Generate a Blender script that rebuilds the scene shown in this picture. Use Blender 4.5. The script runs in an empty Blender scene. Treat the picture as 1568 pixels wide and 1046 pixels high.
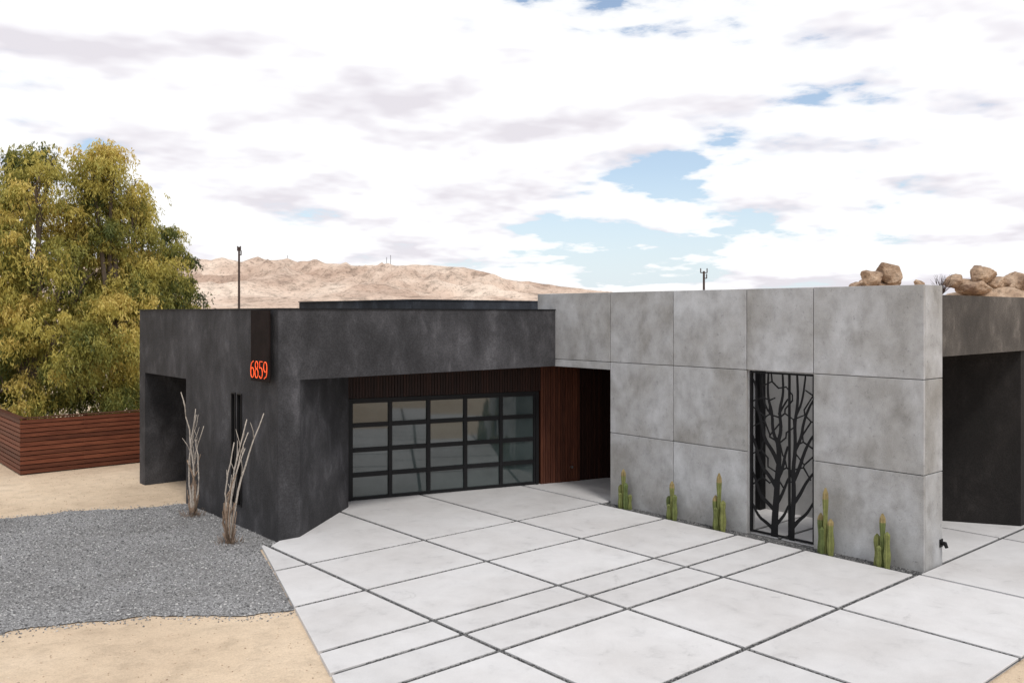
import bpy, math, random
import numpy as np
from mathutils import Vector, noise
random.seed(7); rng=np.random.default_rng(7)
scene=bpy.context.scene
scene.view_settings.view_transform='Standard'
scene.view_settings.look='None'
scene.view_settings.exposure=0

# ------------------------------------------------------------ helpers
FX,FY=0.6553,0.7554
def site(lat,d):           # site survey axes -> building axes
    return (d*FX+lat*FY, d*FY-lat*FX)

class MB:
    def __init__(s): s.v=[];s.f=[];s.m=[];s.r=[]
    def add(s,vs,fs,m=0,r=None):
        o=len(s.v); s.v+= [tuple(v) for v in vs]
        r=random.random() if r is None else r
        for f in fs:
            s.f.append(tuple(i+o for i in f)); s.m.append(m); s.r.append(r)
    def box(s,x0,x1,y0,y1,z0,z1,m=0,r=None):
        s.add([(x0,y0,z0),(x1,y0,z0),(x1,y1,z0),(x0,y1,z0),(x0,y0,z1),(x1,y0,z1),(x1,y1,z1),(x0,y1,z1)],
              [(3,2,1,0),(4,5,6,7),(0,1,5,4),(1,2,6,5),(2,3,7,6),(3,0,4,7)],m,r)
    def prism(s,poly,z0,z1,m=0,r=None):
        n=len(poly)
        a=sum(poly[i][0]*poly[(i+1)%n][1]-poly[(i+1)%n][0]*poly[i][1] for i in range(n))
        if a<0: poly=poly[::-1]
        vs=[(p[0],p[1],z0) for p in poly]+[(p[0],p[1],z1) for p in poly]
        fs=[tuple(range(n-1,-1,-1)),tuple(range(n,2*n))]+[(i,(i+1)%n,n+(i+1)%n,n+i) for i in range(n)]
        s.add(vs,fs,m,r)
    def tube(s,pts,rad,n=8,m=0,r=None,cap=True):
        pts=[Vector(p) for p in pts]; vs=[];fs=[]
        for i,p in enumerate(pts):
            d=(pts[min(i+1,len(pts)-1)]-pts[max(i-1,0)]).normalized()
            a=d.cross(Vector((0,0,1)))
            if a.length<0.05: a=d.cross(Vector((1,0,0)))
            a.normalize(); b=d.cross(a)
            for k in range(n):
                t=2*math.pi*k/n
                vs.append(p+(a*math.cos(t)+b*math.sin(t))*rad[i])
        for i in range(len(pts)-1):
            for k in range(n):
                fs.append((i*n+k,i*n+(k+1)%n,(i+1)*n+(k+1)%n,(i+1)*n+k))
        if cap:
            fs.append(tuple(range(n-1,-1,-1))); fs.append(tuple((len(pts)-1)*n+k for k in range(n)))
        s.add(vs,fs,m,r)
    def slab(s,axis,c0,c1,us,zs,holes,m=0,r=0.5):
        nu,nz=len(us)-1,len(zs)-1
        solid=lambda i,j:0<=i<nu and 0<=j<nz and (i,j) not in holes
        vid={};vs=[];fs=[]
        def V(i,j,k):
            key=(i,j,k)
            if key not in vid:
                c=c0 if k==0 else c1
                vid[key]=len(vs)
                vs.append((c,us[i],zs[j]) if axis=='x' else (us[i],c,zs[j]))
            return vid[key]
        for i in range(nu):
            for j in range(nz):
                if not solid(i,j): continue
                fs.append((V(i,j,0),V(i,j+1,0),V(i+1,j+1,0),V(i+1,j,0)))
                fs.append((V(i,j,1),V(i+1,j,1),V(i+1,j+1,1),V(i,j+1,1)))
                if not solid(i-1,j): fs.append((V(i,j,0),V(i,j,1),V(i,j+1,1),V(i,j+1,0)))
                if not solid(i+1,j): fs.append((V(i+1,j,0),V(i+1,j+1,0),V(i+1,j+1,1),V(i+1,j,1)))
                if not solid(i,j-1): fs.append((V(i,j,0),V(i+1,j,0),V(i+1,j,1),V(i,j,1)))
                if not solid(i,j+1): fs.append((V(i,j+1,0),V(i,j+1,1),V(i+1,j+1,1),V(i+1,j+1,0)))
        if axis=='y': fs=[f[::-1] for f in fs]
        s.add(vs,fs,m,r)
    def build(s,name,mats,parent=None,smooth=False,bevel=0):
        me=bpy.data.meshes.new(name); me.from_pydata(s.v,[],s.f)
        for mt in mats: me.materials.append(mt)
        me.polygons.foreach_set('material_index',s.m)
        if smooth: me.polygons.foreach_set('use_smooth',[True]*len(s.f))
        at=me.attributes.new('rnd','FLOAT','FACE'); at.data.foreach_set('value',s.r)
        me.update()
        ob=bpy.data.objects.new(name,me); scene.collection.objects.link(ob)
        if parent: ob.parent=parent
        if bevel:
            b=ob.modifiers.new('bevel','BEVEL'); b.width=bevel; b.segments=2; b.limit_method='ANGLE'
        return ob
def empty(name,loc=(0,0,0)):
    e=bpy.data.objects.new(name,None); scene.collection.objects.link(e); e.location=loc; return e

# ------------------------------------------------------------ materials
class NT:
    def __init__(s,name,spec=None):
        s.mat=bpy.data.materials.new(name); s.mat.use_nodes=True; s.t=s.mat.node_tree
        s.b=s.t.nodes['Principled BSDF']; s.n=s.t.nodes; s.l=s.t.links
        if spec is not None: s.b.inputs['Specular IOR Level'].default_value=spec
        s.co=s.n.new('ShaderNodeTexCoord').outputs['Object']
    def map(s,scale=(1,1,1),rot=(0,0,0)):
        m=s.n.new('ShaderNodeMapping'); m.inputs['Scale'].default_value=scale; m.inputs['Rotation'].default_value=rot
        s.l.new(s.co,m.inputs['Vector']); return m.outputs[0]
    def noise(s,scale,detail=6,rough=.55,dist=0,vec=None):
        n=s.n.new('ShaderNodeTexNoise'); n.inputs['Scale'].default_value=scale; n.inputs['Detail'].default_value=detail
        n.inputs['Roughness'].default_value=rough; n.inputs['Distortion'].default_value=dist
        s.l.new(vec or s.co,n.inputs['Vector']); return n.outputs['Fac']
    def vor(s,scale,feature='F1',out='Distance',vec=None):
        n=s.n.new('ShaderNodeTexVoronoi'); n.feature=feature; n.inputs['Scale'].default_value=scale
        s.l.new(vec or s.co,n.inputs['Vector']); return n.outputs[out]
    def ramp(s,fac,stops,interp='LINEAR'):
        r=s.n.new('ShaderNodeValToRGB'); r.color_ramp.interpolation=interp
        while len(r.color_ramp.elements)<len(stops): r.color_ramp.elements.new(.5)
        for e,(p,c) in zip(r.color_ramp.elements,stops):
            e.position=p; c=(c,c,c) if not hasattr(c,'__len__') else c; e.color=(*c,1)
        s.l.new(fac,r.inputs['Fac']); return r.outputs['Color']
    def mix(s,a,b,fac=.5,mode='MIX'):
        m=s.n.new('ShaderNodeMix'); m.data_type='RGBA'; m.blend_type=mode
        for inp,v in ((m.inputs[0],fac),(m.inputs[6],a),(m.inputs[7],b)):
            if hasattr(v,'is_linked') or hasattr(v,'links'): s.l.new(v,inp)
            elif hasattr(v,'__len__'): inp.default_value=(*v,1)
            else:
                inp.default_value=v if inp==m.inputs[0] else (v,v,v,1)
        return m.outputs[2]
    def math(s,op,a,b=0):
        m=s.n.new('ShaderNodeMath'); m.operation=op
        for inp,v in ((m.inputs[0],a),(m.inputs[1],b)):
            if isinstance(v,(int,float)): inp.default_value=v
            else: s.l.new(v,inp)
        return m.outputs[0]
    def attr(s,name='rnd'):
        a=s.n.new('ShaderNodeAttribute'); a.attribute_name=name; return a.outputs['Fac']
    def bump(s,h,strength=.3,dist=.02):
        b=s.n.new('ShaderNodeBump'); b.inputs['Strength'].default_value=strength; b.inputs['Distance'].default_value=dist
        s.l.new(h,b.inputs['Height']); s.l.new(b.outputs[0],s.b.inputs['Normal'])
    def col(s,c):
        if hasattr(c,'__len__') and not hasattr(c,'links'): s.b.inputs['Base Color'].default_value=(*c,1)
        else: s.l.new(c,s.b.inputs['Base Color'])
        return s
    def rough(s,v):
        if isinstance(v,(int,float)): s.b.inputs['Roughness'].default_value=v
        else: s.l.new(v,s.b.inputs['Roughness'])
        return s

def m_concrete():
    n=NT('board_concrete',.3)
    w=n.map((1,1,.8))
    off=n.n.new('ShaderNodeVectorMath'); off.operation='SCALE'
    cmb=n.n.new('ShaderNodeCombineXYZ'); r=n.attr()
    for i in range(3): n.l.new(r,cmb.inputs[i])
    off.inputs['Scale'].default_value=9; n.l.new(cmb.outputs[0],off.inputs[0])
    ad=n.n.new('ShaderNodeVectorMath'); ad.operation='ADD'; n.l.new(w,ad.inputs[0]); n.l.new(off.outputs[0],ad.inputs[1])
    v=ad.outputs[0]
    a=n.noise(1.0,5,.6,.15,v); b=n.noise(4.0,7,.72,.15,v); c=n.noise(60,3,.7,0)
    base=n.ramp(a,[(.30,(.285,.277,.264)),(.44,(.335,.332,.327)),(.56,(.39,.392,.398)),(.70,(.475,.485,.50))])
    mid=n.ramp(b,[(.30,.80),(.5,1.0),(.68,1.12)])
    x=n.mix(base,mid,1,'MULTIPLY'); x=n.mix(x,n.ramp(c,[(.3,.88),(.7,1.08)]),1,'MULTIPLY')
    sp=n.ramp(n.noise(13,6,.85,.1,v),[(.33,.62),(.42,1)])
    x=n.mix(x,sp,1,'MULTIPLY')
    x=n.mix(x,n.ramp(r,[(0,(.94,.935,.928)),(1,(1.05,1.05,1.055))]),1,'MULTIPLY')
    n.col(x).rough(.8); n.bump(n.math('ADD',b,n.math('MULTIPLY',c,.3)),.35,.01); return n.mat
def m_stucco(name,k=1,tint=(1,1,1)):
    n=NT(name,.25)
    a=n.noise(.7,5,.6,.3,n.map((1,1,.8))); b=n.noise(2.2,8,.66,.4,n.map((1,1,.6))); c=n.noise(34,4,.8)
    def T(v): return tuple(v*k*t for t in tint)
    x=n.ramp(a,[(.34,T(.042)),(.5,T(.052)),(.64,T(.078))])
    x=n.mix(x,n.ramp(b,[(.34,.78),(.48,1),(.56,1.22),(.66,1.85)]),1,'MULTIPLY')
    x=n.mix(x,n.ramp(c,[(.32,.65),(.68,1.35)]),1,'MULTIPLY')
    n.col(x).rough(.8); n.bump(n.math('ADD',b,n.math('MULTIPLY',c,.7)),.7,.016); return n.mat
def m_pave():
    n=NT('smooth_concrete_paving',.35)
    a=n.noise(.55,6,.6,.3); b=n.noise(2.4,8,.7,.4); c=n.noise(60,3,.7)
    x=n.ramp(a,[(.3,(.52,.505,.50)),(.5,(.575,.565,.565)),(.7,(.62,.615,.62))])
    x=n.mix(x,n.ramp(b,[(.28,.80),(.42,.96),(.6,1.02),(.75,1.05)]),1,'MULTIPLY')
    x=n.mix(x,n.ramp(n.noise(1.1,8,.8,1.2),[(.32,.80),(.39,1)]),1,'MULTIPLY')
    x=n.mix(x,n.ramp(c,[(.25,.92),(.7,1.03)]),1,'MULTIPLY')
    x=n.mix(x,n.ramp(n.attr(),[(0,.93),(1,1.04)]),1,'MULTIPLY')
    n.col(x).rough(.65); n.bump(n.math('ADD',b,c),.12,.004); return n.mat
def m_sand():
    n=NT('desert_sand',.1)
    a=n.noise(.25,6,.6,.3); b=n.noise(3.0,8,.7,.3); c=n.noise(45,3,.8); d=n.vor(14)
    x=n.ramp(a,[(.3,(.51,.395,.285)),(.5,(.61,.485,.355)),(.7,(.68,.555,.42))])
    x=n.mix(x,n.ramp(b,[(.3,.82),(.5,1),(.7,1.08)]),1,'MULTIPLY')
    x=n.mix(x,n.ramp(c,[(.3,.82),(.5,1),(.7,1.08)]),1,'MULTIPLY')
    n.col(x).rough(.95); n.bump(n.math('ADD',n.math('MULTIPLY',b,2.0),n.math('ADD',n.math('MULTIPLY',c,.5),n.math('MULTIPLY',d,.4))),.6,.04); return n.mat
def m_gravel(name,k=1):
    n=NT(name,.2)
    v=n.vor(55,out='Color'); d=n.vor(55); a=n.noise(.7,5,.6,.4)
    bw=n.n.new('ShaderNodeRGBToBW'); n.l.new(v,bw.inputs[0])
    x=n.ramp(bw.outputs[0],[(.15,(.14*k,.138*k,.138*k)),(.5,(.25*k,.25*k,.252*k)),(.9,(.42*k,.42*k,.42*k))])
    x=n.mix(x,n.ramp(a,[(.3,(.80,.79,.78)),(.7,(1.14,1.14,1.15))]),1,'MULTIPLY')
    n.col(x).rough(.9); n.bump(d,.9,-.02); return n.mat
def m_simple(name,c,rough=.6,var=.15,scale=8,metal=0,bump=0,spec=None):
    n=NT(name,spec); a=n.noise(scale,4,.65,.2)
    lo=tuple(v*(1-var) for v in c); hi=tuple(v*(1+var) for v in c)
    n.col(n.ramp(a,[(.3,lo),(.7,hi)])).rough(rough); n.b.inputs['Metallic'].default_value=metal
    if bump: n.bump(a,bump,.01)
    return n.mat
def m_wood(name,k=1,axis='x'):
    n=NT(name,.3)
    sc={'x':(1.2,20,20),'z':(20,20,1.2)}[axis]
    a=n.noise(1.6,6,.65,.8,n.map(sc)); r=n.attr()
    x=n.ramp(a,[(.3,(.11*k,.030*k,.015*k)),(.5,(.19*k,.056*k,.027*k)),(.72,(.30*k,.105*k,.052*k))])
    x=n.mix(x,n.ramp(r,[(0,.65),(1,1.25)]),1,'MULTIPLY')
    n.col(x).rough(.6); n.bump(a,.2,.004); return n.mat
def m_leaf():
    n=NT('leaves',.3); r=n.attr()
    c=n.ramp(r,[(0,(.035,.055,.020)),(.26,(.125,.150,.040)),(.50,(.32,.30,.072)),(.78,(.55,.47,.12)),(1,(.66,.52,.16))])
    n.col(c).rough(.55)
    tr=n.n.new('ShaderNodeBsdfTranslucent'); n.l.new(c,tr.inputs[0])
    mx=n.n.new('ShaderNodeMixShader'); mx.inputs[0].default_value=.35
    n.l.new(n.b.outputs[0],mx.inputs[1]); n.l.new(tr.outputs[0],mx.inputs[2])
    n.l.new(mx.outputs[0],n.n['Material Output'].inputs['Surface']); return n.mat
def m_mount():
    n=NT('mountain_soil',.05)
    a=n.noise(.006,7,.62,.5); b=n.noise(.03,7,.75,.3); c=n.noise(.14,4,.8)
    x=n.ramp(a,[(.35,(.44,.32,.25)),(.5,(.59,.46,.37)),(.65,(.70,.58,.48))])
    x=n.mix(x,n.ramp(b,[(.36,.55),(.48,.93),(.64,1.06)]),1,'MULTIPLY')
    x=n.mix(x,n.ramp(c,[(.38,.60),(.47,1)]),1,'MULTIPLY')
    n.col(x).rough(1); return n.mat
def m_rock():
    n=NT('granite_boulder',.2); a=n.noise(.7,6,.65,.4); b=n.noise(5,6,.7)
    x=n.ramp(a,[(.32,(.19,.125,.09)),(.5,(.42,.30,.21)),(.68,(.58,.45,.34))])
    x=n.mix(x,n.ramp(b,[(.3,.5),(.5,1),(.7,1.15)]),1,'MULTIPLY')
    n.col(x).rough(.9); n.bump(b,.7,.10); return n.mat
def m_cactus():
    n=NT('cactus_skin',.3); r=n.attr(); a=n.noise(12,4,.6)
    x=n.ramp(r,[(0,(.09,.125,.04)),(.7,(.19,.20,.065)),(.9,(.28,.24,.10)),(1,(.22,.12,.07))])
    x=n.mix(x,n.ramp(a,[(.3,.7),(.7,1.2)]),1,'MULTIPLY'); n.col(x).rough(.6); return n.mat
def m_glass():
    n=NT('frosted_glass'); a=n.noise(1.4,3,.5)
    n.col(n.ramp(a,[(.3,(.030,.043,.043)),(.7,(.055,.072,.072))])).rough(.04)
    n.b.inputs['IOR'].default_value=1.9; return n.mat

CON=m_concrete(); STU=m_stucco('charcoal_stucco',.80,(.99,.97,1.04)); STU2=m_stucco('brown_stucco',1.2,(1.12,1.0,.9))
PAV=m_pave(); SAND=m_sand(); GRA=m_gravel('gray_gravel'); GRAJ=m_gravel('joint_gravel',.42)
BLK=m_simple('black_steel',(.008,.008,.009),.6,.2,spec=.2); FRM=m_simple('black_aluminium',(.010,.010,.011),.5,.15,spec=.2)
WOODH=m_wood('redwood_boards',.68,'x'); WOODV=m_wood('redwood_cladding',.40,'z'); WOODD=m_wood('shaded_cladding',.11,'z'); SOF=m_wood('dark_soffit_boards',.12,'x')  # WOODD: same redwood cladding, with the alcove's deep shade put into its colour
LEAF=m_leaf(); BARK=m_simple('bark',(.12,.09,.065),.9,.3,10,0,.5); MNT=m_mount(); ROCK=m_rock(); CAC=m_cactus(); GLS=m_glass()
STK=m_simple('dry_stalk',(.42,.37,.32),.85,.35,25,0,.4); STKB=m_simple('stalk_base',(.22,.155,.11),.9,.35,25,0,.4)
DGL=m_simple('dark_glass',(.015,.017,.02),.08,.1); POLE=m_simple('weathered_pole',(.045,.028,.024),.8,.2)
ROOF=m_simple('roof_membrane',(.06,.06,.065),.8,.15,2); NAVY=m_stucco('slate_stucco',.65,(.85,.95,1.15))
PLASTER=m_simple('gray_plaster',(.42,.415,.41),.8,.12,3)
NEON=NT('lit_numeral'); NEON.col((.8,.10,.02)); NEON.b.inputs['Emission Color'].default_value=(1,.11,.03,1); NEON.b.inputs['Emission Strength'].default_value=.6; NEON=NEON.mat
PLATE=m_simple('sign_plate_steel',(.015,.010,.009),.75,.35,4,spec=.1)

# ------------------------------------------------------------ ground
g=MB()
ax=[-6000,-3000,-1500,-600,-250,-120,-60,-30]+list(range(-20,41,4))+[60,120,250,600,1500,3000,6000]; N=len(ax)
vs=[(x,y,-.05) for y in ax for x in ax]
fs=[(j*N+i,j*N+i+1,(j+1)*N+i+1,(j+1)*N+i) for j in range(N-1) for i in range(N-1)]
g.add(vs,fs,0,.5); g.build('ground',[SAND])

def wav(a,s=0): return .12*math.sin(a*1.7+s)+.07*math.sin(a*4.1+s*2)+.04*math.sin(a*9.7+s)+.05*noise.noise(Vector((a*8,s,0)))
top=[(x,(19.15-(x-3.5)*.30 if x>3.5 else 19.15+(3.5-x)*.1)+wav(x)) for x in np.arange(-12,6.9,.1)]
bot=[(x,10.75+max(0,5.4-x)*.56+wav(x,2)*.8-(.0 if x>3 else (3-x)*.28)) for x in np.arange(5.45,-12,-.1)]
gp=top+[(6.86,13.9),(6.40,13.80),(5.95,12.30),(5.50,10.9)]+bot
gm=MB(); gm.add([(x,y,-.036) for x,y in gp],[tuple(range(len(gp)-1,-1,-1))],0,.5)
def in_poly(x,y,P):
    c=False;j=len(P)-1
    for i in range(len(P)):
        if (P[i][1]>y)!=(P[j][1]>y) and x<(P[j][0]-P[i][0])*(y-P[i][1])/(P[j][1]-P[i][1])+P[i][0]: c=not c
        j=i
    return c
gb=gm.build('gravel_bed',[GRA])
def stones(name,pts,size,mat,z=-.036,parent=None):
    pts=np.array(pts); n=len(pts)
    o=np.array([(1,0,0),(0,1,0),(-1,0,0),(0,-1,0),(0,0,1),(0,0,-1)],float)
    F=np.array([(0,1,4),(1,2,4),(2,3,4),(3,0,4),(1,0,5),(2,1,5),(3,2,5),(0,3,5)])
    s=size*rng.uniform(.5,1.3,(n,1,1))*rng.uniform(.6,1.2,(n,1,3)); V=o[None]*s+rng.normal(0,.12,(n,6,3))*s
    a=rng.uniform(0,6.28,n); ca,sa=np.cos(a)[:,None],np.sin(a)[:,None]
    x=V[:,:,0]*ca-V[:,:,1]*sa; y=V[:,:,0]*sa+V[:,:,1]*ca
    V=np.stack([x+pts[:,0:1],y+pts[:,1:2],V[:,:,2]*.8+z+size*.3],2).reshape(-1,3)
    FF=(F[None]+(np.arange(n)*6)[:,None,None]).reshape(-1,3)
    me=bpy.data.meshes.new(name); me.from_pydata(V.tolist(),[],FF.tolist()); me.materials.append(mat)
    at=me.attributes.new('rnd','FLOAT','FACE'); at.data.foreach_set('value',np.repeat(rng.random(n),8))
    ob=bpy.data.objects.new(name,me); scene.collection.objects.link(ob)
    if parent: ob.parent=parent
    return ob
n=NT('loose_stone',.2); n.col(n.ramp(n.attr(),[(0,(.09,.09,.092)),(.5,(.24,.24,.242)),(.85,(.41,.41,.41)),(1,(.56,.55,.54))])).rough(.85); STN=n.mat
n=NT('joint_stone',.2); n.col(n.ramp(n.attr(),[(0,(.04,.04,.042)),(.5,(.11,.11,.112)),(.85,(.22,.22,.22)),(1,(.32,.31,.30))])).rough(.85); JST=n.mat
n=NT('sand_pebble',.2); n.col(n.ramp(n.attr(),[(0,(.30,.22,.16)),(.6,(.52,.41,.30)),(1,(.66,.56,.45))])).rough(.9); PEB=n.mat
pts=[]
while len(pts)<26000:
    x,y=random.uniform(-4,6.9),random.uniform(10,20)
    if in_poly(x,y,gp): pts.append((x,y))
stones('gravel_stones',pts,.016,STN,parent=gb)
pts=[]
for p in (top+bot):
    if p[0]>-3:
        for k in range(16): pts.append((p[0]+random.gauss(0,.08),p[1]+random.gauss(0,.13)))
stones('edge_stones',pts,.014,STN,-.048,gb)
pts=[]
while len(pts)<5000:
    x,y=random.uniform(-3,7),random.uniform(4,26)
    if not in_poly(x,y,gp) and x<(y-8.19)*.32+4.55: pts.append((x,y))
for k in range(1000): pts.append((random.uniform(5,16),random.uniform(2,3.6)))
stones('sand_pebbles',pts,.011,PEB,-.05)

# ------------------------------------------------------------ driveway
def clip(poly,px,py,dx,dy):
    out=[];n=len(poly)
    sd=lambda p:(dx*(p[1]-py)-dy*(p[0]-px))
    for i in range(n):
        a,b=poly[i],poly[(i+1)%n]; sa,sb=sd(a),sd(b)
        if sa<=0: out.append(a)
        if (sa<0)!=(sb<0) and sa!=sb:
            t=sa/(sa-sb); out.append((a[0]+(b[0]-a[0])*t,a[1]+(b[1]-a[1])*t))
    return out
drive=empty('driveway')
G=.036
Xs=[0,6.55,8.75,10.88,13.20,16.4,20,25]; Ys=[3.7,5.93,7.76,8.45,9.08,10.7,12.4,17.2]
sl=MB()
for i in range(len(Xs)-1):
    for j in range(len(Ys)-1):
        x0,x1,y0,y1=Xs[i],Xs[i+1],Ys[j],Ys[j+1]
        if x1==13.20 and j>=1 and j<6: x1=13.10+G
        if x0==13.20 and j>=1 and j<6: x0=13.45
        P=[(x0+G,y0+G),(x1-G,y0+G),(x1-G,y1-G),(x0+G,y1-G)]
        P=clip(P,4.65,8.19,1.82,5.70)
        if i==0 and j==6: P=clip(P,5,13.90,1,0) if P else P
        if i==1 and j==6 and P: P=clip(P,6.62,13.80,1.82,1.49)
        if len(P)>=3: sl.prism(P,-.10,0)
sl.build('paving_slabs',[PAV],drive,bevel=.006)
jf=MB(); P=[(0,3.72),(25,3.72),(25,17),(9.9,17),(7.3,14.3),(6.9,13.9),(0,13.88)]
P=clip(P,4.70,8.19,1.82,5.70)
jf.add([(x,y,-.022) for x,y in P],[tuple(range(len(P)))],0,.5)
jf.build('joint_gravel_fill',[GRAJ],drive)
pts=[]
for k in range(4500): pts.append((random.uniform(13.11,13.38),random.uniform(5.9,12.4)))
for X in (6.55,8.75,10.88):
    for k in range(2600): pts.append((X+random.uniform(-.034,.034),random.uniform(3.8,14.5)))
for Y in Ys[1:-1]:
    for k in range(2600): pts.append((random.uniform(5.2,13.1),Y+random.uniform(-.034,.034)))
pts=[p for p in pts if p[0]>(p[1]-8.19)*.32+4.68]
stones('joint_stones',pts,.011,JST,-.02,drive)

# ------------------------------------------------------------ house
house=empty('modern_house')
w=MB()
w.prism([(6.82,13.98),(7.22,13.98),(9.08,15.5),(9.12,16.3),(7.22,16.3),(7.22,14.38),(6.82,14.38)],-.1,2.74,0,.5)
w.box(6.82,13.392,13.98,14.38,2.74,3.97,0,.5)
us=[14.38,15.45,15.65,15.73,15.91,18.21,20.74,21.10]; zs=[-.1,.33,2.42,2.54,3.97]
w.slab('x',6.82,7.22,us,zs,{(1,1),(3,1),(5,0),(5,1),(5,2)})
w.box(7.22,11.5,20.74,21.10,-.1,3.97,0,.5)
w.box(7.22,18,21.11,21.3,-.1,3.9,0,.5)
w.box(10.4,10.8,16.4,20.73,-.1,3.5,0,.5)
w.box(7.225,10.4,17.9,18.2,-.1,3.5,0,.5)
w.build('stucco_walls',[STU],house)
r=MB(); r.box(7.22,18,14.38,20.74,3.5,3.62,0,.5); r.box(7.22,10.4,18.2,20.74,2.56,2.66,0,.5)
r.build('flat_roof',[ROOF],house)
c=MB(); c.box(6.80,13.39,13.96,14.40,3.972,3.99); c.box(6.80,7.24,14.401,21.12,3.972,3.99)
c.build('parapet_cap',[FRM],house)
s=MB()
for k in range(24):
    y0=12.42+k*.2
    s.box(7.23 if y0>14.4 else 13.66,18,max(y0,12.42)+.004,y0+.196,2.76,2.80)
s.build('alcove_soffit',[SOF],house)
u=MB(); u.box(12.38,19.5,18.0,24,3.3,4.22,0,.5); u.box(12.36,19.52,17.98,24.02,4.222,4.25,0,.2)
u.build('raised_roof_block',[NAVY],house)
gl=MB(); gl.box(6.93,6.95,15.45,15.65,.33,2.42); gl.box(6.93,6.95,15.73,15.91,.33,2.42); gl.build('slot_windows',[DGL],house)
fr=MB()
for a,b in ((15.45,15.65),(15.73,15.91)):
    fr.box(6.80,6.925,a+.002,a+.022,.332,2.418); fr.box(6.80,6.925,b-.022,b-.002,.332,2.418)
    fr.box(6.80,6.925,a+.022,b-.022,.332,.352); fr.box(6.80,6.925,a+.022,b-.022,2.398,2.418)
fr.build('slot_window_frames',[FRM],house)

O=(9.32,15.95); D_=(.9596,-.2814); Nn=(-.2814,-.9596)
def L(sv,nv): return (O[0]+D_[0]*sv+Nn[0]*nv, O[1]+D_[1]*sv+Nn[1]*nv)
def lbox(mb,s0,s1,n0,n1,z0,z1,m=0,r=None):
    mb.prism([L(s0,n0),L(s1,n0),L(s1,n1),L(s0,n1)],z0,z1,m,r)
b=MB(); lbox(b,-.4,9,-.3,-.10,-.1,2.75)
b.build('garage_backing_wall',[BLK],house)
cl=MB()
sv=-.26
while sv<7.4:
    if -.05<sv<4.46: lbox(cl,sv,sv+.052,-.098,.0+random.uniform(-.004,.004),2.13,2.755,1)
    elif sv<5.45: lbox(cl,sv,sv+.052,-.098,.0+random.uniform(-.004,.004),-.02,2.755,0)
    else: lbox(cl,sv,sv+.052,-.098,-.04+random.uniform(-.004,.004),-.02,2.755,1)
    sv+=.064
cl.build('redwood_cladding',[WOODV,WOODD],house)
gd=MB(); gl=MB()
W=4.42;H=2.08
lbox(gd,-.0,W,-.096,-.06,0.005,.02)
lbox(gd,0,.07,-.097,.012,.01,H+.045); lbox(gd,W-.07,W,-.097,.012,.01,H+.045); lbox(gd,.07,W-.07,-.097,.012,H,H+.045)
cw=(W-.14)/5; rh=(H-.01)/4
for i in range(6):
    x=.07+cw*i; a=x-.042 if 0<i<5 else (x if i==0 else x-.05); bb=x+.042 if 0<i<5 else (x+.05 if i==0 else x)
    lbox(gd,a+.001,bb-.001,-.09,-.012,.012,H-.002)
for j in range(5):
    z=.012+rh*j; z0=z-.045 if 0<j<4 else (z if j==0 else z-.06); z1=z+.045 if 0<j<4 else (z+.06 if j==0 else z-.002)
    for i in range(5):
        lbox(gd,.07+cw*i+(.043 if i else .051),.07+cw*(i+1)-(.043 if i<4 else .051),-.09,-.016,z0,z1)
for i in range(5):
    for j in range(4):
        tl=random.uniform(-.004,.004); tv=random.uniform(-.006,.006)
        s0,s1=.07+cw*i+.03,.07+cw*(i+1)-.03; z0,z1=.012+rh*j+.03,.012+rh*(j+1)-.03
        p0=L(s0,-.055+tl+tv);p1=L(s1,-.055-tl+tv);p2=L(s1,-.055-tl-tv);p3=L(s0,-.055+tl-tv)
        gl.add([(p0[0],p0[1],z0),(p1[0],p1[1],z0),(p2[0],p2[1],z1),(p3[0],p3[1],z1)],[(0,1,2,3)],0)
gd.build('garage_door_frame',[FRM],house,bevel=.003); gl.build('garage_door_panes',[GLS],house)
e=MB(); e.box(14.06,18,12.2,12.4,-.1,3.5); e.box(17.6,17.8,12.4,17,-.1,3.5); e.box(13.66,18,12.3,17,3.0,3.1); e.build('entry_walls',[STU],house)
kn=MB(); p=L(5.25,.03); kn.tube([(p[0],p[1],.35),(p[0]-.02,p[1]-.06,.35)],[.03,.03],10); kn.build('entry_path_light',[m_simple('brushed_nickel',(.6,.6,.6),.3,.1,metal=1)],house)

# concrete wing
zj=[-.08,1.441,2.893,4.335]; yj=[5.93,7.76,9.06,10.71,12.35,14.57]; q=.006
cp=MB()
for i in range(5):
    for j in range(3):
        if i==1 and j<2: continue
        if i==4 and j<2: continue
        cp.box(13.40,13.455,yj[i]+(q if i else 0),yj[i+1]-q,zj[j]+q,zj[j+1]-(q if j<2 else 0))
cp.box(13.40,13.455,12.35+q,14.57-q,2.735,2.893-q)
for j in range(3):
    cp.box(13.457,14.05,5.93,5.984,zj[j]+q,zj[j+1]-(q if j<2 else 0))
cp.build('concrete_panels',[CON],house,bevel=.007)
co=MB()
co.slab('x',13.457,13.65,[5.986,7.77,9.05,12.35,14.56],[-.1,2.74,2.885,4.325],{(1,0),(1,1),(3,0)})
co.box(13.652,14.04,5.986,6.6,-.1,4.325); co.box(13.652,14.6,12.2,12.34,2.5,4.3)
co.build('concrete_core',[CON],house)
ib=MB(); ib.box(15.3,15.45,6.9,12.19,-.1,3.0,0,.3); ib.box(14.05,15.45,6.62,6.85,-.1,3.2,0,.3)
for yy in (9.9,11.3): ib.box(15.1,15.298,yy,yy+.16,-.1,2.9,1)
ib.build('courtyard_wall',[PLASTER,BLK],house)
rp=MB(); rp.box(14.052,24,5.97,6.2,3.22,4.19,0,.5); rp.box(15.5,24,6.2,13,3.9,4.05,0,.5)
rp.build('carport_fascia',[STU2],house)
rc=MB(); rc.box(14.045,15.48,6.201,6.9,3.24,3.30); rc.box(15.482,24,6.201,12,3.24,3.30)
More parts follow.
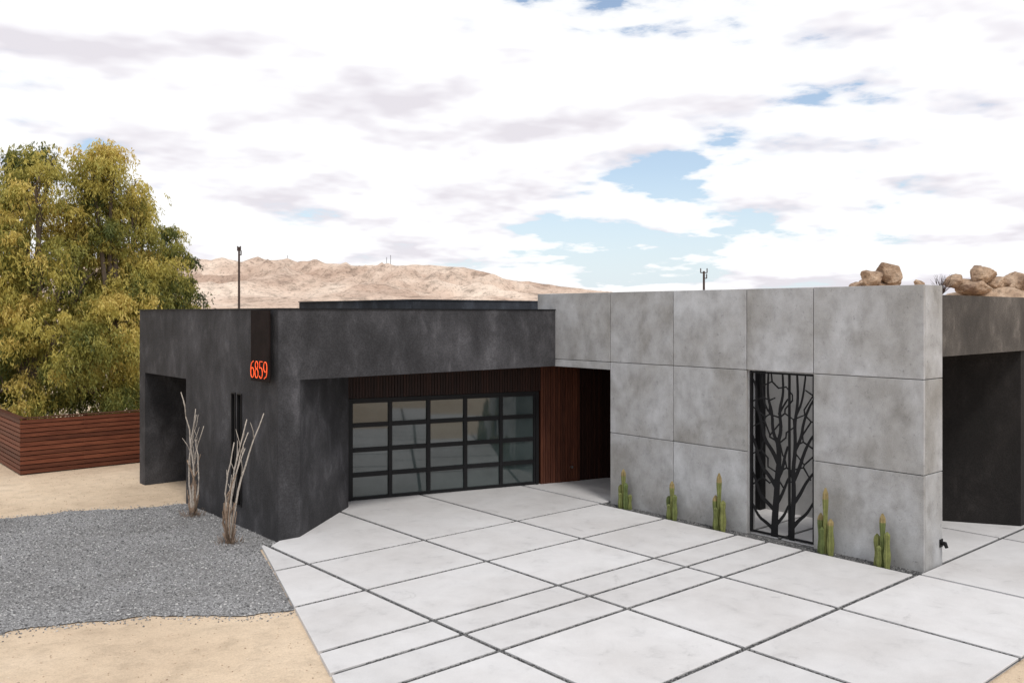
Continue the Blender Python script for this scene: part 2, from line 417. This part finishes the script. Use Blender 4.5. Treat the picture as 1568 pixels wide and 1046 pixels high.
rc.build('carport_ceiling',[SOF],house)
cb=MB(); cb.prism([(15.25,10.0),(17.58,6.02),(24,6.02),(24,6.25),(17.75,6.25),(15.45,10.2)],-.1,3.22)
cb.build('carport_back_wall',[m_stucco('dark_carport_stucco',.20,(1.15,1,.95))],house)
hb=MB(); hb.tube([(13.98,5.93,.33),(13.98,5.86,.33),(13.97,5.83,.27)],[.035,.035,.025],10); hb.box(13.93,14.03,5.912,5.925,.27,.39)
hb.build('wall_spigot',[BLK],house)

# ------------------------------------------------------------ metal screen
sc=empty('metal_tree_screen')
m=MB()
y0,y1,z0,z1=7.785,9.035,.02,2.87
def strip(a,b,wa,wb,x=13.50,t=.012):
    d=Vector((b[0]-a[0],b[1]-a[1])); 
    if d.length<1e-4: return
    d.normalize(); nn=Vector((-d.y,d.x)); ex=d*min(wa,wb)*.6
    a=(a[0]-ex.x,a[1]-ex.y); b=(b[0]+ex.x,b[1]+ex.y)
    A=[(a[0]+nn.x*wa,a[1]+nn.y*wa),(a[0]-nn.x*wa,a[1]-nn.y*wa),(b[0]-nn.x*wb,b[1]-nn.y*wb),(b[0]+nn.x*wb,b[1]+nn.y*wb)]
    x+=random.uniform(-.001,.001)
    m.add([(x-t/2,p[0],p[1]) for p in A]+[(x+t/2,p[0],p[1]) for p in A],[(0,1,2,3),(7,6,5,4),(0,4,5,1),(1,5,6,2),(2,6,7,3),(3,7,4,0)])
m.box(13.47,13.53,y0,y0+.03,z0,z1); m.box(13.47,13.53,y1-.03,y1,z0,z1)
m.box(13.47,13.53,y0+.03,y1-.03,z0,z0+.025); m.box(13.47,13.53,y0+.03,y1-.03,z1-.03,z1)
m.box(13.485,13.522,8.255,8.285,z0+.025,z1-.03)
def limb(pts,w0,w1):
    # smooth the polyline, then cut it as a tapering ribbon
    for _ in range(2):
        q_=[pts[0]]
        for a,b in zip(pts[:-1],pts[1:]):
            q_+=[(a[0]*.75+b[0]*.25,a[1]*.75+b[1]*.25),(a[0]*.25+b[0]*.75,a[1]*.25+b[1]*.75)]
        pts=q_+[pts[-1]]
    n=len(pts)-1
    for k in range(n):
        strip(pts[k],pts[k+1],w0+(w1-w0)*k/n,w0+(w1-w0)*(k+1)/n)
# main stem on the wide leaf
limb([(8.56,z0),(8.55,.35),(8.52,.7),(8.50,1.05),(8.46,1.4),(8.50,1.7)],.070,.036)
limb([(8.49,1.65),(8.42,1.9),(8.47,2.2),(8.38,2.5),(8.40,2.85)],.036,.015)
limb([(8.49,1.62),(8.60,1.85),(8.60,2.15),(8.70,2.45),(8.68,2.85)],.034,.015)
limb([(8.48,1.28),(8.60,1.50),(8.76,1.68),(8.82,2.0),(8.93,2.3),(8.92,2.6),(9.01,2.75)],.040,.014)
limb([(8.51,.85),(8.66,1.05),(8.82,1.20),(8.92,1.5),(9.01,1.75)],.040,.018)
limb([(8.54,.45),(8.70,.58),(8.84,.68),(8.92,.9),(9.01,1.1)],.040,.018)
limb([(8.56,.12),(8.72,.22),(8.88,.30),(9.01,.52)],.036,.018)
limb([(8.50,1.0),(8.40,1.2),(8.36,1.42),(8.30,1.6)],.034,.016)
limb([(8.53,.55),(8.42,.74),(8.36,.88),(8.29,1.05)],.034,.016)
limb([(8.55,.18),(8.44,.32),(8.36,.42),(8.29,.58)],.032,.016)
limb([(8.47,2.15),(8.38,2.3),(8.30,2.42)],.020,.012)
limb([(8.60,2.1),(8.74,2.25),(8.80,2.5),(8.80,2.85)],.020,.012)
# second stem hugging the narrow leaf
limb([(8.22,z0),(8.21,.4),(8.18,.8),(8.20,1.2),(8.15,1.6),(8.17,2.0),(8.10,2.4),(8.12,2.85)],.050,.016)
limb([(8.20,1.0),(8.08,1.25),(8.00,1.5),(7.90,1.72),(7.81,1.85)],.036,.016)
limb([(8.20,.62),(8.06,.82),(7.96,1.02),(7.81,1.22)],.036,.016)
limb([(8.21,.22),(8.08,.38),(7.94,.50),(7.81,.72)],.036,.016)
limb([(8.16,1.55),(8.04,1.78),(8.00,2.05),(7.90,2.3),(7.81,2.45)],.030,.014)
limb([(8.14,2.15),(8.02,2.4),(7.96,2.85)],.022,.012)
R=random.Random(5)
seeds=[]
zr=.85; row=0
while zr<2.9:
    for k in range(4):
        seeds.append((y0+(y1-y0)*(k+.5+(.22 if row%2 else -.22)+R.uniform(-.2,.2))/4, zr+R.uniform(-.07,.07)))
    zr+=.235; row+=1
for sx,sz in seeds:
    P=[(y0,.75),(y1,.75),(y1,z1),(y0,z1)]
    for ox,oz in seeds:
        if (ox,oz)==(sx,sz) or abs(oz-sz)>1.2: continue
        mxp,mzp=(sx+ox)/2,(sz+oz)/2; dx,dz=ox-sx,oz-sz
        P=clip(P,mxp,mzp,-dz,dx) if (-dz*(sz-mzp)-dx*(sx-mxp))<=0 else clip(P,mxp,mzp,dz,-dx)
        if len(P)<3: break
    for k in range(len(P)):
        a,b_=P[k],P[(k+1)%len(P)]
        if a[0]+a[1]*.01<b_[0]+b_[1]*.01 and min(a[1],b_[1])>.76 and R.random()<.72: strip(a,b_,R.uniform(.009,.015),R.uniform(.009,.015))
m.build('screen_cutwork',[BLK],sc)

# ------------------------------------------------------------ house number sign
sg=empty('house_number_sign')
p=MB(); p.box(6.70,6.73,14.09,14.82,2.71,3.955); p.build('sign_plate',[PLATE],sg,bevel=.004)
p=MB(); p.box(6.731,6.818,14.25,14.30,2.8,3.9); p.box(6.731,6.818,14.6,14.65,2.8,3.9); p.build('sign_brackets',[BLK],sg)
def arc(cx,cy,rx,ry,a0,a1,n=16): return [(cx+rx*math.cos(math.radians(a0+(a1-a0)*k/n)),cy+ry*math.sin(math.radians(a0+(a1-a0)*k/n))) for k in range(n+1)]
dig={'6':[[(.78,1.0),(.5,.92)]+arc(.5,.45,.42,.5,120,180,6)+arc(.5,.30,.42,.30,180,540,22)],
 '8':[arc(.5,.27,.42,.27,90,450,24),arc(.5,.77,.34,.23,-90,270,22)],
 '5':[[(.88,1.0),(.2,1.0),(.16,.58)]+arc(.48,.32,.42,.32,110,-145,18)],
 '9':[[(.22,0),(.5,.08)]+arc(.5,.55,.42,.5,-60,0,6)+arc(.5,.70,.42,.30,0,360,22)]}
p=MB()
for k,ch in enumerate('6859'):
    yl=14.80-k*.172
    for pl in dig[ch]:
        p.tube([(6.688,yl-.150*a,2.77+.29*b_) for a,b_ in pl],[.0085]*len(pl),6)
p.build('numerals',[NEON],sg)

# ------------------------------------------------------------ fence
fe=empty('slatted_wood_fence'); f=MB()
for k in range(12):
    z=-.02+k*.112
    f.box(4.93,9.5,23.96,23.985,z,z+.090); f.box(4.928,4.953,23.99,32,z+.001,z+.091)
f.build('slats',[WOODH],fe)
f=MB()
for x in (5.0,6.4,7.8,9.2): f.box(x,x+.08,23.99,24.07,-.05,1.31)
for y in (25.5,27,28.5,30): f.box(4.96,5.04,y,y+.08,-.05,1.31)
f.box(5.05,9.5,24.08,24.1,-.05,1.2); f.box(5.05,5.07,24.1,32,-.05,1.2)
f.box(4.90,9.5,23.94,24.10,1.324,1.344); f.box(4.90,5.06,24.101,32,1.324,1.344)
f.build('posts_and_cap',[m_wood('dark_redwood',.3,'z')],fe)

# ------------------------------------------------------------ trees
def tree(name,D,blobs,trunks,strands,seed,shade=0,z_min=.5):
    t=empty(name); rg=np.random.default_rng(seed); K=D/1341
    C=[];Rr=[]
    for (px,py,rx,ry) in blobs:
        dd=D+rg.uniform(-.9,.9)
        x,y=site((px-784)*K,dd); C.append((x,y,3.9+(480-py)*K)); Rr.append((rx*K,rx*K,ry*K))
    C=np.array(C);Rr=np.array(Rr); vol=Rr[:,0]*Rr[:,2]; M=24
    idx=rg.choice(len(C),strands//M,p=vol/vol.sum())
    d=rg.normal(size=(len(idx),3)); d/=np.linalg.norm(d,axis=1)[:,None]
    rad=rg.uniform(.25,1.0,len(idx))**.45*rg.uniform(.85,1.20,len(idx))
    cc=C[idx]+d*Rr[idx]*rad[:,None]
    csh=rg.normal(0,.14,len(cc)); csz=rg.uniform(.6,1.35,len(cc))
    cc=np.repeat(cc,M,0); dd=np.repeat(d,M,0); csh=np.repeat(csh,M); csz=np.repeat(csz,M)[:,None]
    loc=rg.normal(0,1,cc.shape)
    st=cc+loc*np.array([.20,.20,.14])*csz
    nl=12; Ls=rg.uniform(.25,.75,len(st))*csz[:,0]
    hd=dd.copy(); hd[:,2]=0; hd+=rg.normal(0,.4,hd.shape); hd[:,2]=0
    s=np.linspace(0,1,nl)[None,:,None]
    up=np.where(dd[:,2]>.35,.9,.2)
    path=st[:,None,:]+hd[:,None,:]*(.20*s)+np.array([0,0,1])[None,None,:]*((up[:,None,None]*s*.8-1.0*s**1.6)*Ls[:,None,None])
    path+=rg.normal(0,.025,path.shape)
    P=path.reshape(-1,3)
    nz=np.array([noise.noise(Vector(p)*.6) for p in cc[::M]]); nz=np.repeat(nz,M)
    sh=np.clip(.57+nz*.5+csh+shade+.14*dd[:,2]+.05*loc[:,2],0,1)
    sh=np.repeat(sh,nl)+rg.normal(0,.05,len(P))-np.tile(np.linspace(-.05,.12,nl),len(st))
    keep=P[:,2]>z_min; P=P[keep]; sh=np.clip(sh[keep],0,1)
    n=len(P)
    ax=np.array([0,0,-1.0])+rg.normal(0,.5,(n,3)); ax/=np.linalg.norm(ax,axis=1)[:,None]
    sd=np.cross(ax,rg.normal(size=(n,3))); sd/=np.linalg.norm(sd,axis=1)[:,None]
    ln=rg.uniform(.09,.18,(n,1)); wd=rg.uniform(.013,.024,(n,1))
    V=np.stack([P,P+ax*ln*.5+sd*wd,P+ax*ln,P+ax*ln*.5-sd*wd],1).reshape(-1,3)
    me=bpy.data.meshes.new('foliage'); me.vertices.add(4*n); me.vertices.foreach_set('co',V.ravel())
    me.loops.add(4*n); me.loops.foreach_set('vertex_index',np.arange(4*n))
    me.polygons.add(n); me.polygons.foreach_set('loop_start',np.arange(n)*4)
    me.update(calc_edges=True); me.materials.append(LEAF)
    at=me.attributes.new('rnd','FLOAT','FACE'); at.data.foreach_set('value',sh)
    ob=bpy.data.objects.new('foliage',me); scene.collection.objects.link(ob); ob.parent=t
    tb=MB(); R=random.Random(seed)
    bx,by=site((trunks[0]-784)*K,D); base=Vector((bx,by,-.1)); fork=base+Vector((0,0,1.9))
    tb.tube([base,base+Vector((.05,0,.9)),fork],[.24,.19,.17],10)
    for cpt,rr in zip(C,Rr):
        c=Vector(cpt); mid=fork.lerp(c,.5)+Vector((R.uniform(-.2,.2),R.uniform(-.2,.2),.15))
        q=[fork,fork.lerp(mid,.5),mid,mid.lerp(c,.6),c]; tb.tube(q,[.13,.10,.075,.05,.03],7)
        for k in range(7):
            e_=c+Vector((R.gauss(0,1)*rr[0]*.45,R.gauss(0,1)*rr[0]*.45,R.uniform(-.1,.7)*rr[2]))
            s_=mid.lerp(c,R.uniform(.3,1)); tb.tube([s_,s_.lerp(e_,.5)+Vector((0,0,.12)),e_],[.03,.018,.006],5)
    tb.build('trunk_and_limbs',[BARK],t)
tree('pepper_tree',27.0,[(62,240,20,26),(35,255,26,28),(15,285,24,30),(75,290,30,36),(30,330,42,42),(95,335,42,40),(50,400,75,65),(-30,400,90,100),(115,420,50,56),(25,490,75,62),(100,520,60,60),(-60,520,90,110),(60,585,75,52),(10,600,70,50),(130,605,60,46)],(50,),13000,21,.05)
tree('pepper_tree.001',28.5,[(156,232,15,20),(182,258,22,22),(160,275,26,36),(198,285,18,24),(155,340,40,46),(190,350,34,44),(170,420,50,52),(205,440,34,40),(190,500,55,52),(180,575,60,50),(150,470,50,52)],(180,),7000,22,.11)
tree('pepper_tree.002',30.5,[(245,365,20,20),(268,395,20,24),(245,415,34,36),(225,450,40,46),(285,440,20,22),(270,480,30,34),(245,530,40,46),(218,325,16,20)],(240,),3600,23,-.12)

# ------------------------------------------------------------ cacti
def cactus(name,x,y,stems):
    mb=MB()
    for (dx,dy,h,r,lean) in stems:
        n=16;vs=[];fs=[];rings=12
        for k in range(rings+1):
            tt=k/rings; z=h*tt; rr=r*(.85+.15*math.sin(tt*9+dx*30)); 
            if tt>.85: rr*=math.sqrt(max(0,1-((tt-.85)/.155)**2))
            for a in range(n):
                th=2*math.pi*a/n; q_=rr*(1.0 if a%2==0 else .70)
                vs.append((x+dx+lean*z+q_*math.cos(th),y+dy+lean*.6*z+q_*math.sin(th),-.03+z))
        for k in range(rings):
            for a in range(n): fs.append((k*n+a,k*n+(a+1)%n,(k+1)*n+(a+1)%n,(k+1)*n+a))
        fs.append(tuple(rings*n+a for a in range(n)))
        o=len(mb.f); mb.add(vs,fs,0,random.uniform(.1,.7))
        if h>.6:
            for k in range(rings-2,rings):
                for a in range(n): mb.r[o+k*n+a]=.93
    return mb.build(name,[CAC],None)
cd=[(13.24,11.84,.80),(13.23,10.60,.74),(13.22,9.52,1.04),(13.22,7.44,1.10),(13.21,6.48,.84)]
for i,(x,y,h) in enumerate(cd):
    R=random.Random(i+40)
    st=[(0,0,h,.050,R.uniform(-.05,.05)),(-.05,-.10,h*.68,.055,.03),(.03,.10,h*.60,.055,.0),(-.06,.03,h*.42,.048,-.06)]
    if i in (2,3): st[1]=(-.05,-.12,h*.55,.06,.02)
    if i==0: st.append((.0,-.17,h*.4,.042,.03))
    cactus('columnar_cactus' if i==0 else 'columnar_cactus.%03d'%i,x,y,st)

# ------------------------------------------------------------ ocotillo stalks
def ocotillo(name,base,tips,seed):
    mb=MB(); R=random.Random(seed); B=Vector((*base,-.05))
    for (dl,h,r) in tips:
        r*=.62
        lx,ly=dl*FY,-dl*FX
        T=B+Vector((lx+R.uniform(-.12,.12),ly+R.uniform(-.12,.12),h)); pts=[];rad=[]
        for k in range(11):
            t=k/10; p=B.lerp(T,t); sw=math.sin(t*math.pi)*(-.10*(1 if dl>0 else -1)); p=p+Vector((sw*FY,-sw*FX,0))
            p+=Vector((R.uniform(-.014,.014),R.uniform(-.014,.014),0)); 
            if k==0: p+=Vector((R.uniform(-.05,.05),R.uniform(-.05,.05),0))
            pts.append(p); rad.append(r*(1-.7*t)+.003)
        mb.tube(pts,rad,7,0 if h>1.3 else 1)
        if h>1.6:
            for q_ in range(2):
                i0=R.randint(4,8); s_=pts[i0]; e_=s_+Vector((R.uniform(-.16,.16),R.uniform(-.16,.16),R.uniform(.25,.5))); mb.tube([s_,s_.lerp(e_,.5)+Vector((.02,0,0)),e_],[.008,.007,.004],5)
    for k in range(16):
        a=R.uniform(0,6.28); e_=B+Vector((math.cos(a)*.12,math.sin(a)*.12,R.uniform(.15,.75))); mb.tube([B+Vector((math.cos(a)*.04,math.sin(a)*.04,0)),e_],[.014,.006],5,1)
    for k in range(60):
        a=R.uniform(0,6.28); rr=R.uniform(.03,.22); s_=B+Vector((math.cos(a)*rr,math.sin(a)*rr,0)); mb.tube([s_,s_+Vector((math.cos(a)*.05,math.sin(a)*.05,R.uniform(.04,.14)))],[.006,.002],4,1)
    mb.build(name,[STK,STKB],None,smooth=True)
ocotillo('ocotillo',(6.47,16.94),[(-.10,2.42,.030),(.06,2.1,.03),(.19,1.98,.026),(.25,1.75,.022),(.0,1.5,.034),(-.03,1.1,.05),(.05,.9,.05),(.1,1.2,.02)],1)
ocotillo('ocotillo.001',(6.19,14.53),[(.54,2.22,.034),(.20,2.12,.032),(.32,1.9,.026),(.08,1.75,.028),(.25,1.65,.022),(.05,1.2,.04),(.10,.9,.045),(.02,.7,.04)],2)

# ------------------------------------------------------------ utility poles, masts
def upole(name,lat,d,h,arms):
    mb=MB(); x,y=site(lat,d); mb.tube([(x,y,-.2),(x,y,h*.6),(x,y,h)],[.10*d/60,.085*d/60,.07*d/60],8)
    for z,l,c in arms:
        a=site(lat-l*c,d); b_=site(lat+l,d); mb.tube([(a[0],a[1],z),(b_[0],b_[1],z)],[.035*d/60]*2,6)
        for q_ in (a,b_): mb.tube([(q_[0],q_[1],z-.02),(q_[0],q_[1],z+.3*d/60)],[.04*d/60]*2,6)
    mb.build(name,[POLE])
upole('utility_pole',-18.7,60,8.45,[(8.2,.10,1),(7.9,.14,0.1)])
upole('utility_pole.001',24.1,110,9.2,[(9.0,.40,1),(8.3,.35,-.2)])
for i,(px,yt) in enumerate(((440,391),(592,394),(598,391))):
    mb=MB(); d=1880; x,y=site((px-784)/1341*d,d); zt=3.9+(480-yt)/1341*d
    for o in ((-1.2,-1.2),(1.2,-1.2),(0,1.4)): mb.tube([(x+o[0],y+o[1],70),(x+o[0]*.2,y+o[1]*.2,zt)],[.3,.2],5)
    for z in np.arange(90,zt,4): mb.tube([(x-1,y-1,z),(x+1,y,z+2)],[.2,.2],4)
    mb.build('radio_mast' if i==0 else 'radio_mast.%03d'%i,[POLE])

# ------------------------------------------------------------ mountains
prof=[(-900,430),(-300,410),(0,406),(150,402),(275,400),(310,398),(345,400),(400,400),(450,402),(500,405),(545,409),(600,408),(640,407),(680,412),(715,415),(750,422),(768,429),(800,433),(850,439),(885,444),(1000,455),(1200,460),(1500,452),(2200,445)]
pxs=np.arange(-900,2200,5.0); tops=np.interp(pxs,[p[0] for p in prof],[p[1] for p in prof])
nr=90; Ds=np.linspace(1000,2600,nr); vs=[]
for j,d in enumerate(Ds):
    u_=(d-1000)/900.
    bell=(u_**1.25 if u_<1 else max(0,1-((d-1900)/1000)**2))
    for px,tp in zip(pxs,tops):
        x,y=site((px-784)/1341*d,d); Hh=3.9+(480-tp)/1341*1900
        v=Vector((x/190,y/190,0)); r1=1-abs(noise.noise(v))*2.2; r2=noise.fractal(Vector((x/60,y/60,3)),.9,2.1,4)
        r3=1-abs(noise.noise(Vector((x/60+9,y/60,1))))*2
        damp=1-.88*bell**5
        z=Hh*bell*(1+(.50*(r1-.5)+.24*(r3-.5))*damp)+r2*3.5*min(bell*3,1)-2*(1-min(1,bell*20))
        vs.append((x,y,z))
nc=len(pxs); fs=[(j*nc+i,j*nc+i+1,(j+1)*nc+i+1,(j+1)*nc+i) for j in range(nr-1) for i in range(nc-1)]
mb=MB(); mb.add(vs,fs,0,.5); mb.build('mountain_range',[MNT],smooth=True)

# ------------------------------------------------------------ boulders
def outcrop(name,lst,d,seed):
    import bmesh
    R=random.Random(seed); mb=MB(); K=d/1341
    for (px,py,r,sx,sz) in lst:
        bm=bmesh.new(); bmesh.ops.create_icosphere(bm,subdivisions=4,radius=1)
        pl=[(Vector((R.gauss(0,1),R.gauss(0,1),R.gauss(0,1))).normalized(),R.uniform(.55,.88)) for _ in range(12)]
        x,y=site((px-784)*K,d+R.uniform(-1,1)); z=3.9+(480-py)*K; off=R.uniform(0,99); rr=r*K
        for v in bm.verts:
            p=v.co.copy()
            for n_,q_ in pl:
                e_=p.dot(n_)-q_
                if e_>0: p-=n_*e_*.95
            p*=1+.12*noise.fractal(p*2.2+Vector((off,0,0)),.9,2,5)
            v.co=Vector((x+p.x*rr*sx,y+p.y*rr*sx,z+p.z*rr*sz))
        bm.verts.ensure_lookup_table()
        mb.add([v.co[:] for v in bm.verts],[tuple(v.index for v in f.verts) for f in bm.faces]); bm.free()
    return mb.build(name,[ROCK],smooth=False)
outcrop('boulder_outcrop',[(1324,427,17,1,.95),(1350,420,20,1.1,1.0),(1364,430,16,1.1,1),(1338,438,20,1.3,.8),(1312,440,12,1.2,.8),(1340,470,45,1.3,.8),(1330,540,80,1.3,.9),(1398,436,8,1,1)],55,5)
outcrop('boulder_outcrop.001',[(1455,432,16,1.1,.8),(1490,426,18,1.3,1.0),(1478,440,20,1.3,.8),(1512,436,17,1.2,.7),(1532,442,16,1.1,.6),(1560,434,20,1.1,.9),(1585,425,20,1.2,1),(1420,448,14,1.3,.8),(1610,450,40,1.3,.8),(1500,480,50,1.6,.8),(1560,540,90,1.4,1),(1450,530,70,1.3,1)],48,9)
mb=MB(); R=random.Random(3); bx,by=site((1442-784)/1341*47,47); B=Vector((bx,by,4.9))
for k in range(46):
    T=B+Vector((R.gauss(0,.30),R.gauss(0,.30),R.uniform(.5,1.15))); M_=B.lerp(T,.5)+Vector((R.gauss(0,.07),R.gauss(0,.07),0)); mb.tube([B,M_,T],[.018,.011,.005],4)
mb.build('dry_shrub',[POLE])

# ------------------------------------------------------------ light and sky
S=Vector((-.22,-.60,1.05)).normalized()
elev=math.asin(S.z); rot=math.atan2(S.x,S.y)
sun=bpy.data.lights.new('sun','SUN'); sun.energy=1.9; sun.angle=math.radians(12); sun.color=(1,.96,.91)
so=bpy.data.objects.new('sun',sun); scene.collection.objects.link(so); so.rotation_euler=S.to_track_quat('Z','Y').to_euler()
wd=bpy.data.worlds.new('World'); scene.world=wd; wd.use_nodes=True; t=wd.node_tree; N_=t.nodes; Lk=t.links
N_.clear(); out=N_.new('ShaderNodeOutputWorld')
sky=N_.new('ShaderNodeTexSky'); sky.sky_type='NISHITA'; sky.sun_disc=False; sky.sun_elevation=elev; sky.sun_rotation=rot
bg=N_.new('ShaderNodeBackground'); bg.inputs[1].default_value=.15
tc=N_.new('ShaderNodeTexCoord'); sp=N_.new('ShaderNodeSeparateXYZ'); Lk.new(tc.outputs['Generated'],sp.inputs[0])
def M(op,a,b=0):
    m_=N_.new('ShaderNodeMath'); m_.operation=op
    for i_,v in enumerate((a,b)):
        if isinstance(v,(int,float)): m_.inputs[i_].default_value=v
        else: Lk.new(v,m_.inputs[i_])
    return m_.outputs[0]
def wr(f,stops):
    r_=N_.new('ShaderNodeValToRGB')
    while len(r_.color_ramp.elements)<len(stops): r_.color_ramp.elements.new(.5)
    for e_,(p_,c_) in zip(r_.color_ramp.elements,stops):
        e_.position=p_; e_.color=(*((c_,)*3 if isinstance(c_,(int,float)) else c_),1)
    Lk.new(f,r_.inputs[0]); return r_.outputs[0]
def wmix(a,b,f):
    m_=N_.new('ShaderNodeMix'); m_.data_type='RGBA'
    for inp,v in ((m_.inputs[0],f),(m_.inputs[6],a),(m_.inputs[7],b)):
        if isinstance(v,(int,float)): inp.default_value=v
        elif isinstance(v,tuple): inp.default_value=(*v,1)
        else: Lk.new(v,inp)
    return m_.outputs[2]
zc=M('MAXIMUM',sp.outputs[2],0)
def coords(dz):
    z_=M('ADD',zc,dz); den=M('ADD',z_,.19)
    cb_=N_.new('ShaderNodeCombineXYZ'); Lk.new(M('DIVIDE',sp.outputs[0],den),cb_.inputs[0]); Lk.new(M('DIVIDE',sp.outputs[1],den),cb_.inputs[1]); Lk.new(M('MULTIPLY',z_,5.0),cb_.inputs[2])
    return cb_.outputs[0]
def wn(co,scale,detail,rough,off):
    mp=N_.new('ShaderNodeMapping'); mp.inputs['Location'].default_value=off; Lk.new(co,mp.inputs[0])
    n_=N_.new('ShaderNodeTexNoise'); n_.inputs['Scale'].default_value=scale; n_.inputs['Detail'].default_value=detail; n_.inputs['Roughness'].default_value=rough
    Lk.new(mp.outputs[0],n_.inputs['Vector']); return n_.outputs['Fac']
c0=coords(0); c1=coords(.025); OFF=(2.3,6.1,0)
A=wn(c0,1.6,8,.57,OFF); Bn=wn(c0,.55,1,.5,(5,1,3))
d0=M('ADD',M('MULTIPLY',A,.78),M('MULTIPLY',Bn,.30))
a0=wn(c0,1.6,4,.57,OFF); a1=wn(c1,1.6,4,.57,OFF)
mask=wr(d0,[(.446,0),(.462,.55),(.478,.85),(.51,1)])
lit=M('ADD',.66,M('MULTIPLY',M('SUBTRACT',a0,a1),4.0))
lit=M('SUBTRACT',lit,M('MULTIPLY',M('MAXIMUM',M('SUBTRACT',d0,.54),0),1.8))
colr=wr(lit,[(.10,(.76,.73,.78)),(.36,(.87,.85,.89)),(.56,(.96,.96,.975)),(.72,(1,1,1))])
haze=wr(sp.outputs[2],[(0,.85),(.06,.62),(.16,.27),(.4,.1)])
skyc=wmix(sky.outputs[0],(5.2,5.9,6.6),haze)
Lk.new(skyc,bg.inputs[0])
bg2=N_.new('ShaderNodeBackground'); bg2.inputs[1].default_value=1.08; Lk.new(colr,bg2.inputs[0])
mx=N_.new('ShaderNodeMixShader'); Lk.new(mask,mx.inputs[0]); Lk.new(bg.outputs[0],mx.inputs[1]); Lk.new(bg2.outputs[0],mx.inputs[2])
Lk.new(mx.outputs[0],out.inputs[0])

# ------------------------------------------------------------ camera
cd_=bpy.data.cameras.new('camera'); co_=bpy.data.objects.new('camera',cd_); scene.collection.objects.link(co_)
co_.location=(0,0,3.9); co_.rotation_euler=(math.radians(90),0,-math.atan2(FX,FY))
cd_.sensor_width=36; cd_.lens=30.79; cd_.shift_y=-.0274; cd_.clip_end=20000
scene.camera=co_
